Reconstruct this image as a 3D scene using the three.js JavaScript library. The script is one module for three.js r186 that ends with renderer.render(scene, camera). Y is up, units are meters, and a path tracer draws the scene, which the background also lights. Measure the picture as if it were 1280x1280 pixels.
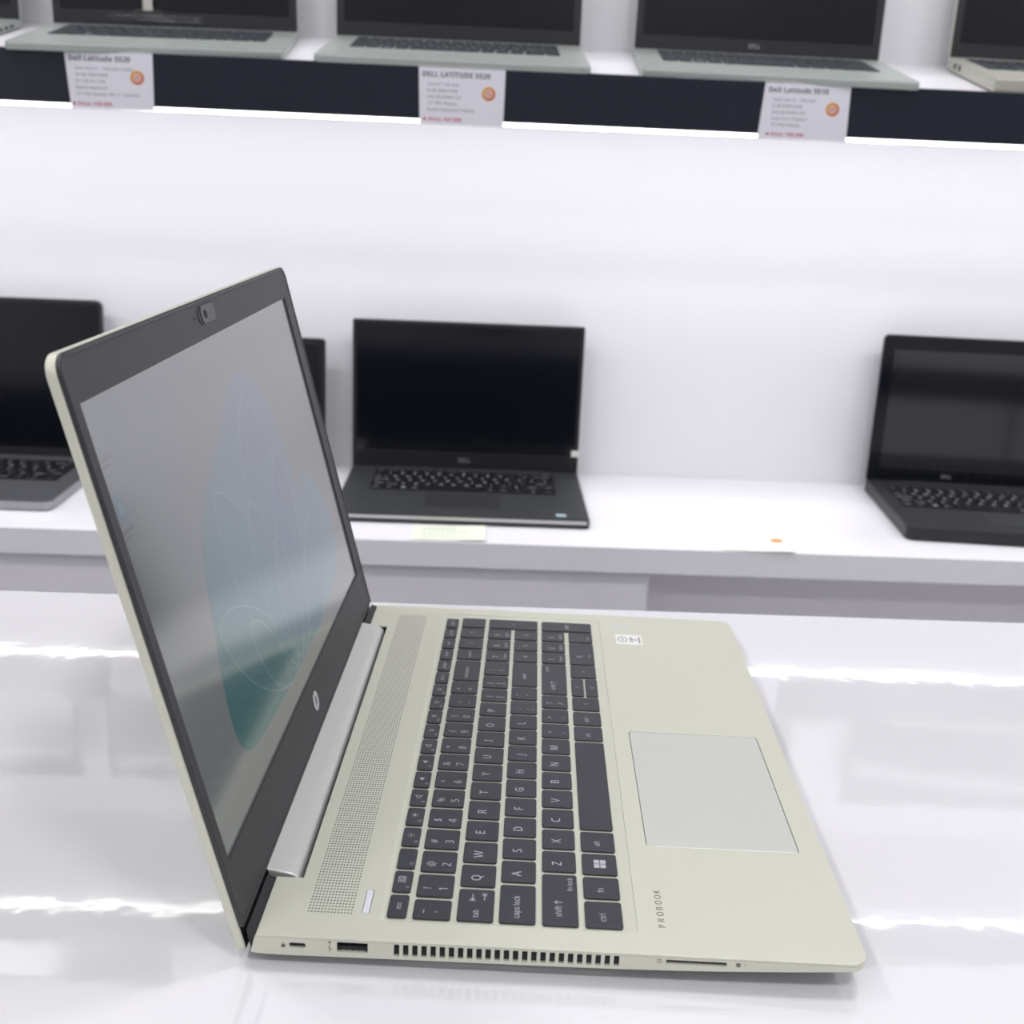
import * as THREE from 'three';
import { RectAreaLightUniformsLib } from 'three/addons/lights/RectAreaLightUniformsLib.js';
import { mergeGeometries } from 'three/addons/utils/BufferGeometryUtils.js';
import { RoundedBoxGeometry } from 'three/addons/geometries/RoundedBoxGeometry.js';
import { FontLoader } from 'three/addons/loaders/FontLoader.js';
import { TextGeometry } from 'three/addons/geometries/TextGeometry.js';

// ------------------------------------------------------------------ camera, light, exposure
const scene = new THREE.Scene();
scene.background = new THREE.Color(0x000000);
const camera = new THREE.PerspectiveCamera(49.624, 1, 0.02, 30);
camera.position.set(0.0881, 0.3260, 0.3903);
camera.rotation.set(-0.30419, -0.02974, 0.04318, 'YXZ');
camera.focus = 0.56;
camera.userData.fStop = 13;
const renderer = new THREE.WebGLRenderer({ antialias: true });
renderer.toneMapping = THREE.LinearToneMapping;
renderer.toneMappingExposure = 0.93;
renderer.shadowMap.enabled = true;
renderer.shadowMap.type = THREE.PCFSoftShadowMap;
RectAreaLightUniformsLib.init();

const CEIL = 1.9, FLOOR = -0.76, WALL = -1.343;
const PANEL_X = [-1.15, 0.62, 2.1], PANEL_Z = [-0.56, 0.84, 2.2];
const PANEL_NITS = 34.5, STRIP_NITS = [68, 44];
const LIGHT = new THREE.Color().setRGB(0.965, 0.955, 1.0);
function areaLight(x, y, z, w, h, nits, tx, ty, tz, color = LIGHT) {
  const l = new THREE.RectAreaLight(color, nits, w, h);
  l.position.set(x, y, z); l.lookAt(tx, ty, tz); scene.add(l); return l;
}
// ceiling downlight panels (their glowing fittings are built further down, at the same places)
for (const x of PANEL_X) for (const z of PANEL_Z) areaLight(x, CEIL - 0.022, z, 0.28, 0.28, PANEL_NITS, x, 0, z + 1e-4);
// light strips under the display shelves
const SHELF_BOTTOM = [0.375, 0.807], STRIP_Z = -1.088, STRIP_LEN = 3.4;
SHELF_BOTTOM.forEach((y, i) => areaLight(0.15, y - 0.0060, STRIP_Z - 0.001, STRIP_LEN, 0.007, STRIP_NITS[i], 0.15, y - 1, STRIP_Z - 0.85));

// ------------------------------------------------------------------ helpers
let seed = 20240611;
const rnd = () => { seed = (seed * 1664525 + 1013904223) >>> 0; return seed / 4294967296; };
const used = {};
function numbered(name) { const n = used[name] = (used[name] ?? -1) + 1; return n ? name + '_' + String(n).padStart(3, '0') : name; }
function mat(rgb, o = {}) {
  const m = new THREE.MeshPhysicalMaterial({ roughness: 0.5, ...o });
  if (rgb !== null) { if (typeof rgb === 'number') m.color.set(rgb); else m.color.setRGB(...rgb); }
  return m;
}
function mesh(name, geo, m, parent) {
  const o = new THREE.Mesh(geo, m); o.name = parent ? name : numbered(name);
  o.castShadow = o.receiveShadow = true; (parent ?? scene).add(o); return o;
}
function thing(name, label, category, pos = [0, 0, 0], turn = 0, group) {
  const g = new THREE.Group(); g.name = numbered(name); g.position.set(...pos); g.rotation.y = turn;
  g.userData = { label, category }; if (group) g.userData.group = group; scene.add(g); return g;
}
function tag(o, label, category, group) { o.userData.label = label; o.userData.category = category; if (group) o.userData.group = group; return o; }
function struct(name, geo, m) { const o = mesh(name, geo, m); o.userData.kind = 'structure'; return o; }
const box = (x0, x1, y0, y1, z0, z1) => new THREE.BoxGeometry(x1 - x0, y1 - y0, z1 - z0).translate((x0 + x1) / 2, (y0 + y1) / 2, (z0 + z1) / 2);
function rbox(x0, x1, y0, y1, z0, z1, r, s = 2) { return new RoundedBoxGeometry(x1 - x0, y1 - y0, z1 - z0, s, r).translate((x0 + x1) / 2, (y0 + y1) / 2, (z0 + z1) / 2); }
function rrPath(P, x0, y0, x1, y1, r) {
  const [a, b, c, d] = Array.isArray(r) ? r : [r, r, r, r];           // corner radii: (x0,y0) (x1,y0) (x1,y1) (x0,y1)
  P.moveTo(x0 + a, y0); P.lineTo(x1 - b, y0); if (b) P.absarc(x1 - b, y0 + b, b, -Math.PI / 2, 0);
  P.lineTo(x1, y1 - c); if (c) P.absarc(x1 - c, y1 - c, c, 0, Math.PI / 2);
  P.lineTo(x0 + d, y1); if (d) P.absarc(x0 + d, y1 - d, d, Math.PI / 2, Math.PI);
  P.lineTo(x0, y0 + a); if (a) P.absarc(x0 + a, y0 + a, a, Math.PI, Math.PI * 1.5);
  return P;
}
const rr = (x0, y0, x1, y1, r) => rrPath(new THREE.Shape(), x0, y0, x1, y1, r);
const rrHole = (x0, y0, x1, y1, r) => rrPath(new THREE.Path(), x0, y0, x1, y1, r);
function plate(shape, depth, bevel = 0, seg = 6, bseg = 2) {            // depth along +z, outline kept
  return bevel ? new THREE.ExtrudeGeometry(shape, { depth: depth - 2 * bevel, bevelEnabled: true, bevelThickness: bevel, bevelSize: bevel, bevelOffset: -bevel, bevelSegments: bseg, curveSegments: seg }).translate(0, 0, bevel)
    : new THREE.ExtrudeGeometry(shape, { depth, bevelEnabled: false, curveSegments: seg });
}
// shape (x, u) in the laptop's plan -> lying plate whose top is at y
const lay = (geo, top, depth) => geo.rotateX(-Math.PI / 2).translate(0, top - depth, 0);
const layPlate = (shape, top, depth, bevel, seg) => lay(plate(shape, depth, bevel, seg), top, depth);
function canvasTex(w, h, draw) {
  const c = document.createElement('canvas'); c.width = w; c.height = h; draw(c.getContext('2d'), w, h);
  const t = new THREE.CanvasTexture(c); t.colorSpace = THREE.SRGBColorSpace; t.magFilter = THREE.LinearFilter; t.anisotropy = 8; return t;
}
function valueNoise(n, cells, sd) {                                     // tileable smooth noise, n x n
  let s = sd; const R = () => { s = (s * 1664525 + 1013904223) >>> 0; return s / 4294967296; };
  const g = Array.from({ length: cells * cells }, R), out = new Float32Array(n * n);
  for (let j = 0; j < n; j++) for (let i = 0; i < n; i++) {
    const x = i / n * cells, y = j / n * cells, x0 = Math.floor(x), y0 = Math.floor(y), fx = x - x0, fy = y - y0;
    const sx = fx * fx * fx * (fx * (fx * 6 - 15) + 10), sy = fy * fy * fy * (fy * (fy * 6 - 15) + 10);
    const G = (a, b) => g[(b % cells) * cells + (a % cells)];
    out[j * n + i] = (G(x0, y0) * (1 - sx) + G(x0 + 1, y0) * sx) * (1 - sy) + (G(x0, y0 + 1) * (1 - sx) + G(x0 + 1, y0 + 1) * sx) * sy;
  }
  return out;
}
function dataTex(n, f, repeat) {
  const d = new Uint8Array(n * n * 4);
  for (let i = 0; i < n * n; i++) { const v = Math.max(0, Math.min(255, Math.round(f(i) * 255))); d.set([v, v, v, 255], i * 4); }
  const t = new THREE.DataTexture(d, n, n); t.wrapS = t.wrapT = THREE.RepeatWrapping; t.magFilter = THREE.LinearFilter; t.minFilter = THREE.LinearMipmapLinearFilter; t.generateMipmaps = true;
  if (repeat) t.repeat.set(repeat, repeat); t.needsUpdate = true; return t;
}
function uvPlan(geo, s = 1) {                                            // uv in metres from x and z
  const p = geo.attributes.position, uv = new Float32Array(p.count * 2);
  for (let i = 0; i < p.count; i++) { uv[2 * i] = p.getX(i) * s; uv[2 * i + 1] = -p.getZ(i) * s; }
  geo.setAttribute('uv', new THREE.BufferAttribute(uv, 2)); return geo;
}
const merge = (...g) => mergeGeometries(g.map(a => { const b = a.index ? a.toNonIndexed() : a.clone(); for (const k of Object.keys(b.attributes)) if (!['position', 'normal', 'uv'].includes(k)) b.deleteAttribute(k); return b; }));

// ------------------------------------------------------------------ materials
const N512a = valueNoise(512, 18, 7), N512b = valueNoise(512, 41, 11), N512c = valueNoise(512, 170, 5);
const waveTex = dataTex(512, i => 0.62 * N512a[i] + 0.25 * N512b[i] + 0.13 * N512c[i], 1);
const fineTex = dataTex(256, (() => { const a = valueNoise(256, 128, 3), b = valueNoise(256, 40, 9); return i => 0.7 * a[i] + 0.3 * b[i]; })(), 1);
const M = {
  tableGloss: mat([0.80, 0.795, 0.805], { roughness: 0.04, ior: 2.1, bumpMap: waveTex, bumpScale: 0.00012 }),
  cabinet: mat([0.90, 0.885, 0.915], { roughness: 0.35 }),
  shelfWhite: mat([0.84, 0.83, 0.85], { roughness: 0.28 }),
  wallWhite: mat([0.82, 0.815, 0.835], { roughness: 0.45 }),
  roomWall: mat([0.62, 0.61, 0.63], { roughness: 0.8 }),
  rearWall: mat([0.34, 0.34, 0.36], { roughness: 0.8 }),
  ceiling: mat([0.80, 0.80, 0.80], { roughness: 0.9 }),
  floor: mat([0.66, 0.65, 0.66], { roughness: 0.35 }),
  navy: mat([0.0125, 0.016, 0.026], { roughness: 0.22 }),
  glow: mat([0.9, 0.9, 0.9], { emissive: new THREE.Color().setRGB(1, 0.99, 0.97), emissiveIntensity: 5 }),
  silver: mat([0.66, 0.665, 0.555], { roughness: 0.45, metalness: 0.25, bumpMap: fineTex, bumpScale: 0.000004 }),
  hingeSilver: mat([0.62, 0.63, 0.60], { roughness: 0.38, metalness: 0.4 }),
  padSilver: mat([0.66, 0.665, 0.61], { roughness: 0.34, metalness: 0.3 }),
  bezel: mat([0.036, 0.037, 0.040], { roughness: 0.5, bumpMap: fineTex, bumpScale: 0.00003 }),
  blackPlastic: mat([0.010, 0.010, 0.012], { roughness: 0.45 }),
  rubber: mat([0.016, 0.016, 0.018], { roughness: 0.7 }),
  rim: mat([0.030, 0.031, 0.034], { roughness: 0.42 }),
  blackGloss: mat([0.004, 0.005, 0.008], { roughness: 0.12 }),
  printGrey: mat([0.10, 0.10, 0.09], { roughness: 0.6 }),
  chrome: mat([0.75, 0.75, 0.77], { roughness: 0.22, metalness: 1 }),
  clear: mat([1, 1, 1], { roughness: 0.04, transmission: 1, thickness: 0, ior: 1.49 }),
  whiteTag: mat([0.80, 0.80, 0.76], { roughness: 0.5 }),
};

// ------------------------------------------------------------------ the room
const RX0 = -2.0, RX1 = 3.0, RZ1 = 3.2, T = 0.12;
struct('floor', box(RX0 - T, RX1 + T, FLOOR - T, FLOOR, WALL - T, RZ1 + T), M.floor);
struct('ceiling', box(RX0 - T, RX1 + T, CEIL, CEIL + T, WALL - T, RZ1 + T), M.ceiling);
struct('wall_back', box(RX0 - T, RX1 + T, FLOOR, CEIL, WALL - T, WALL), M.wallWhite);
struct('wall_front', box(RX0 - T, RX1 + T, FLOOR, CEIL, RZ1, RZ1 + T), M.rearWall);
struct('wall_left', box(RX0 - T, RX0, FLOOR, CEIL, WALL, RZ1), M.wallWhite);
struct('wall_right', box(RX1, RX1 + T, FLOOR, CEIL, WALL, RZ1), M.roomWall);

// ceiling panels (fittings of the lights set at the top)
{
  const frameShape = rr(-0.155, -0.155, 0.155, 0.155, 0.012); frameShape.holes.push(rrHole(-0.14, -0.14, 0.14, 0.14, 0.006));
  const frameG = plate(frameShape, 0.02, 0.002).rotateX(Math.PI / 2), glowG = box(-0.14, 0.14, -0.014, -0.004, -0.14, 0.14);
  PANEL_X.forEach((x, i) => PANEL_Z.forEach((z, j) => {
    const g = thing('ceiling_light', 'square white ceiling downlight panel above the shop floor', 'ceiling light', [x, CEIL, z], 0, 'square ceiling downlights');
    mesh('frame', frameG, M.shelfWhite, g); mesh('diffuser', glowG, M.glow, g);
  }));
}

// ------------------------------------------------------------------ counter table carrying the laptop
{
  const X0 = -1.5, X1 = 1.7, Z0 = -0.4055, Z1 = 0.48;
  const t = thing('display_table', 'glossy white counter table under the open silver laptop', 'table', [0, FLOOR, 0]);
  const top = uvPlan(rbox(X0, X1, -0.035, 0, Z0, Z1, 0.0025, 2).translate(0, -FLOOR, 0), 1.15);
  mesh('table_top', top, M.tableGloss, t);
  for (const [x0, x1] of [[X0 + 0.03, X0 + 0.07], [X1 - 0.07, X1 - 0.03]]) mesh('side_panel', box(x0, x1, 0, -FLOOR - 0.035, Z0 + 0.03, Z1 - 0.03), M.cabinet, t);
  for (const [x0, x1, m] of [[X0 + 0.07, -0.78, M.navy], [-0.777, -0.30, M.cabinet], [-0.297, 0.40, M.navy], [0.403, 0.718, M.cabinet]]) mesh('back_panel', box(x0, x1, 0.06, -FLOOR - 0.035, Z0 + 0.05, Z0 + 0.07), m, t);
  mesh('back_rail', box(0.72, X1 - 0.07, -FLOOR - 0.11, -FLOOR - 0.035, Z0 + 0.05, Z0 + 0.07), M.navy, t);
  for (const [x0, x1] of [[0.725, 1.178], [1.190, X1 - 0.07]]) mesh('back_panel', box(x0, x1, 0.06, -FLOOR - 0.112, Z0 + 0.05, Z0 + 0.07), M.cabinet, t);
  mesh('inner_panel', box(0.72, X1 - 0.07, 0.06, -FLOOR - 0.112, Z0 + 0.071, Z0 + 0.085), M.navy, t);
}

// ------------------------------------------------------------------ wall display: lower shelf, base cabinets, upper shelves
const LOW = -0.15, LOWF = -0.987;
{
  const s = thing('display_shelf', 'white low wall shelf with a thick front edge, holding black laptops', 'shelf', [0, LOW, 0]);
  mesh('shelf_board', rbox(RX0, RX1, -0.037, 0, WALL, LOWF, 0.002), M.shelfWhite, s);
  const c = thing('base_cabinet', 'white base cabinet with a door panel under the low shelf', 'cabinet', [0, FLOOR, 0]);
  mesh('door', rbox(-0.60, 0.318, 0.06, LOW - 0.037 - FLOOR, -1.03, -1.008, 0.0015), M.cabinet, c);
  mesh('body', box(-0.60, 0.318, 0, LOW - 0.037 - FLOOR, WALL, -1.03), M.cabinet, c);
  const c2 = thing('base_cabinet', 'white recessed base cabinet set back in shade under the low shelf', 'cabinet', [0, FLOOR, 0]);
  mesh('door', rbox(0.32, 1.25, 0.06, LOW - 0.037 - FLOOR, -1.115, -1.095, 0.0015), M.cabinet, c2);
  mesh('body', box(0.32, 1.25, 0, LOW - 0.037 - FLOOR, WALL, -1.115), M.cabinet, c2);
  const c3 = thing('base_cabinet', 'white base cabinet at the far left end under the low shelf', 'cabinet', [0, FLOOR, 0]);
  mesh('door', rbox(-1.6, -0.603, 0.06, LOW - 0.037 - FLOOR, -1.03, -1.008, 0.0015), M.cabinet, c3);
  mesh('body', box(-1.6, -0.603, 0, LOW - 0.037 - FLOOR, WALL, -1.03), M.cabinet, c3);
}
const SHX0 = -1.56, SHX1 = 1.86, SF = -1.076, TILT = Math.atan2(0.054, 0.263);
const SHELF_LABEL = ['sloping wall shelf with a navy front band and light strip beneath', 'topmost sloping wall shelf with a navy band, above the other sloping shelf'];
SHELF_BOTTOM.forEach((y, i) => {
  const s = thing('sloping_shelf', SHELF_LABEL[i], 'shelf', [0, y, 0]);
  mesh('front_band', rbox(SHX0, SHX1, 0, 0.062, SF - 0.012, SF, 0.0012), M.navy, s);
  const prof = new THREE.Shape(); prof.moveTo(-(SF - 0.012), 0.060); prof.lineTo(-WALL, 0.1135); prof.lineTo(-WALL, 0.1005); prof.lineTo(-(SF - 0.012), 0.047); prof.closePath();
  mesh('shelf_board', new THREE.ExtrudeGeometry(prof, { depth: SHX1 - SHX0, bevelEnabled: false }).rotateY(Math.PI / 2).translate(SHX0, 0, 0), M.shelfWhite, s);
  mesh('underside', box(SHX0, SHX1, 0.002, 0.010, WALL, SF - 0.012), M.shelfWhite, s);
  mesh('light_strip', rbox(0.15 - STRIP_LEN / 2, 0.15 + STRIP_LEN / 2, -0.0042, 0.0018, STRIP_Z - 0.005, STRIP_Z + 0.005, 0.0015), M.glow, s);
});

// ------------------------------------------------------------------ key layout shared by the keyboards (u across, v from the hinge), measured in metres
const ROWS = [[0.0529, 0.0614], [0.0640, 0.0804], [0.0831, 0.0990], [0.1014, 0.1173], [0.1202, 0.1360], [0.1389, 0.1552]];
const KEYS = [];                                                        // {u0,u1,v0,v1,leg:[...]}
function K(row, u0, u1, ...leg) { KEYS.push({ u0, u1, v0: ROWS[row][0], v1: ROWS[row][1], leg, row }); }
{
  const f = ['esc', 'f1', 'f2', 'f3', 'f4', 'f5', 'f6', 'f7', 'f8', 'f9', 'f10', 'f11', 'f12', 'prt sc', 'delete', 'home', 'end', 'pg up', 'pg dn'];
  f.forEach((t, i) => K(0, 0.0158 + i * 0.01742, 0.0158 + i * 0.01742 + 0.0152, t));
  K(1, 0.0157, 0.0286, '~', '`');
  '!1 @2 #3 $4 %5 ^6 &7 *8 (9 )0 _- +='.split(' ').forEach((t, i) => K(1, 0.0310 + i * 0.01806, 0.0310 + i * 0.01806 + 0.0157, t[0], t[1]));
  K(1, 0.2476, 0.2762, 'backspace');
  K(2, 0.0157, 0.0375, 'tab'); [...'QWERTYUIOP'].forEach((t, i) => K(2, 0.0398 + i * 0.01807, 0.0398 + i * 0.01807 + 0.0158, t));
  K(2, 0.2209, 0.2367, '{', '['); K(2, 0.2391, 0.2548, '}', ']'); K(2, 0.2572, 0.2764, '|', '\\');
  K(3, 0.0157, 0.0420, 'caps lock'); [...'ASDFGHJKL'].forEach((t, i) => K(3, 0.0444 + i * 0.0180, 0.0444 + i * 0.0180 + 0.0158, t));
  K(3, 0.2066, 0.2225, ':', ';'); K(3, 0.2249, 0.2408, '"', "'"); K(3, 0.2432, 0.2764, 'enter');
  K(4, 0.0155, 0.0514, 'shift'); [...'ZXCVBNM'].forEach((t, i) => K(4, 0.0538 + i * 0.0180, 0.0538 + i * 0.0180 + 0.0157, t));
  K(4, 0.1798, 0.1955, '<', ','); K(4, 0.1979, 0.2136, '>', '.'); K(4, 0.2160, 0.2317, '?', '/'); K(4, 0.2341, 0.2764, 'shift');
  K(5, 0.0155, 0.0332, 'ctrl'); K(5, 0.0355, 0.0508, 'fn'); K(5, 0.0531, 0.0689, 'WIN'); K(5, 0.0712, 0.0870, 'alt'); K(5, 0.0893, 0.1757);
  K(5, 0.1783, 0.1938, 'alt'); K(5, 0.1962, 0.2121, 'ctrl'); K(5, 0.2148, 0.2309, '<');
  KEYS.push({ u0: 0.2333, u1: 0.2568, v0: 0.1389, v1: 0.1465, leg: ['^'], row: 5 }, { u0: 0.2333, u1: 0.2568, v0: 0.1477, v1: 0.1552, leg: ['v'], row: 5 });
  K(5, 0.2592, 0.2764, '>');
  const c = [0.2788, 0.2964, 0.3141, 0.3317], w = 0.0153;
  ['num lk', '/', '*', '-'].forEach((t, i) => K(1, c[i], c[i] + w, t));
  [['7', '8', '9'], ['4', '5', '6'], ['1', '2', '3']].forEach((r, j) => r.forEach((t, i) => K(2 + j, c[i], c[i] + w, t, j === 1 ? '' : ['home', 'pg up'][i ? 1 : 0])));
  KEYS.push({ u0: c[3], u1: c[3] + w, v0: ROWS[2][0], v1: ROWS[3][1], leg: ['+'], row: 2 }, { u0: c[3], u1: c[3] + w, v0: ROWS[4][0], v1: ROWS[5][1], leg: ['ent'], row: 4 });
  K(5, c[0], c[1] + w, '0', 'ins'); K(5, c[2], c[2] + w, '.', 'del');
}
const KU0 = 0.0140, KU1 = 0.3490, KV0 = 0.0515, KV1 = 0.1565;
const keyPrintOf = (W0, H0, bg, fg, big) => canvasTex(W0, H0, (g, w0, h0) => {
  const w = 2048, h = 642; g.scale(w0 / w, h0 / h);
  const sx = w / (KU1 - KU0), sy = h / (KV1 - KV0), X = u => (u - KU0) * sx, Y = v => (v - KV0) * sy;
  g.fillStyle = bg; g.fillRect(0, 0, w, h);
  g.fillStyle = g.strokeStyle = fg; g.textBaseline = 'middle'; g.textAlign = 'center'; g.lineWidth = 2.5;
  const put = (t, x, y, px) => { g.font = (big ? 'bold ' : '') + Math.round(px * (big ? 1.35 : 1)) + 'px sans-serif'; g.fillText(t, x, y); };
  for (const k of KEYS) {
    const x0 = X(k.u0), x1 = X(k.u1), y0 = Y(k.v0), y1 = Y(k.v1), cx = (x0 + x1) / 2, cy = (y0 + y1) / 2, [a, b] = k.leg;
    if (!a) continue;
    const lx = x0 + (x1 - x0) * 0.36;
    if (k.row === 0) {
      if (a === 'esc') put('esc', cx, cy, 20);
      else if (/^f\d+$/.test(a)) {
        put(a, x0 + 22, y1 - 10, 13);
        if (a === 'f1') { g.strokeRect(cx - 4, cy - 12, 24, 18); g.strokeRect(cx + 2, cy - 7, 12, 8); }
        else if (a === 'f3' || a === 'f4') { g.beginPath(); g.arc(cx + 6, cy - 2, a === 'f3' ? 3 : 5, 0, 7); g.fill(); for (let q = 0; q < 8; q++) { const an = q * Math.PI / 4; g.beginPath(); g.moveTo(cx + 6 + 8 * Math.cos(an), cy - 2 + 8 * Math.sin(an)); g.lineTo(cx + 6 + 11 * Math.cos(an), cy - 2 + 11 * Math.sin(an)); g.stroke(); } }
        else if (/f[5678]/.test(a)) { g.beginPath(); g.moveTo(cx - 4, cy - 6); g.lineTo(cx + 2, cy - 6); g.lineTo(cx + 9, cy - 12); g.lineTo(cx + 9, cy + 9); g.lineTo(cx + 2, cy + 3); g.lineTo(cx - 4, cy + 3); g.closePath(); a === 'f6' || a === 'f7' ? g.fill() : g.stroke(); }
        else if (a !== 'f2') { g.beginPath(); g.arc(cx + 4, cy + 2, 10, -2.6, -0.5); g.stroke(); g.beginPath(); g.arc(cx + 4, cy + 2, 4, 0, 7); g.fill(); }
      } else put(a, cx, cy, 18);
    } else if (a === 'WIN') {
      for (const [i, j] of [[0, 0], [1, 0], [0, 1], [1, 1]]) g.fillRect(cx - 19 + i * 20, cy - 16 + j * 18, 18, 16);
    } else if (a === 'tab') {
      put('tab', x0 + 30, y0 + 50, 22);
      for (const [yy, d] of [[38, -1], [70, 1]]) { const ax = x1 - 34; g.beginPath(); g.moveTo(ax - 13, y0 + yy); g.lineTo(ax + 13, y0 + yy); g.moveTo(ax + d * 5, y0 + yy - 6); g.lineTo(ax + d * 13, y0 + yy); g.lineTo(ax + d * 5, y0 + yy + 6); g.moveTo(ax + d * 15, y0 + yy - 9); g.lineTo(ax + d * 15, y0 + yy + 9); g.stroke(); }
    } else if (a === 'shift') {
      put('shift', x0 + 58, cy - 4, 23); g.beginPath(); g.moveTo(x0 + 96, cy + 8); g.lineTo(x0 + 96, cy - 14); g.moveTo(x0 + 89, cy - 7); g.lineTo(x0 + 96, cy - 15); g.lineTo(x0 + 103, cy - 7); g.stroke();
      if (k.u0 < 0.1) put('fn lock', x1 - 44, y1 - 20, 20); else put('pause', x1 - 44, y0 + 20, 17);
    } else if (a === 'caps lock') put(a, x0 + 66, cy - 2, 23);
    else if (a === 'backspace' || a === 'enter') { put(a, cx - 18, cy - 2, 20); put('\u21b5', x0 + 40, y1 - 22, 22); }
    else if (a === 'ctrl' || a === 'alt' || a === 'fn') put(a, lx + 2, cy - 2, 23);
    else if (a === 'num lk') put(a, cx, cy, 19);
    else if (k.row >= 1 && b !== undefined && b !== '' && /^[0-9.]$/.test(a) && b.length > 1) { put(a, lx, y0 + 40, 32); put(b, lx + 10, y1 - 20, 17); }
    else if (b) { put(a, lx, y0 + 28, 30); put(b, lx, y1 - 28, 34); }
    else if (/^[A-Z]$/.test(a)) put(a, lx + 2, cy - 6, 38);
    else put(a, cx, cy, 28);
  }
});
const keyPrint = keyPrintOf(2048, 642, '#35373c', '#b9babd', false), keyPrintDark = keyPrintOf(1024, 321, '#121316', '#b4b6ba', true);
M.keys = mat([1, 1, 1], { roughness: 0.42, map: keyPrint });
function keyGeo(k, h, r = 0.0013, bevel = 0.0003, seg = 3) {             // a key lying at its place, bottom at y=0
  const g = layPlate(rr(k.v0, k.u0, k.v1, k.u1, r), h, h, bevel, seg), p = g.attributes.position, uv = g.attributes.uv;
  for (let i = 0; i < p.count; i++) uv.setXY(i, (-p.getZ(i) - KU0) / (KU1 - KU0), 1 - (p.getX(i) - KV0) / (KV1 - KV0));
  return g;
}

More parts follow.
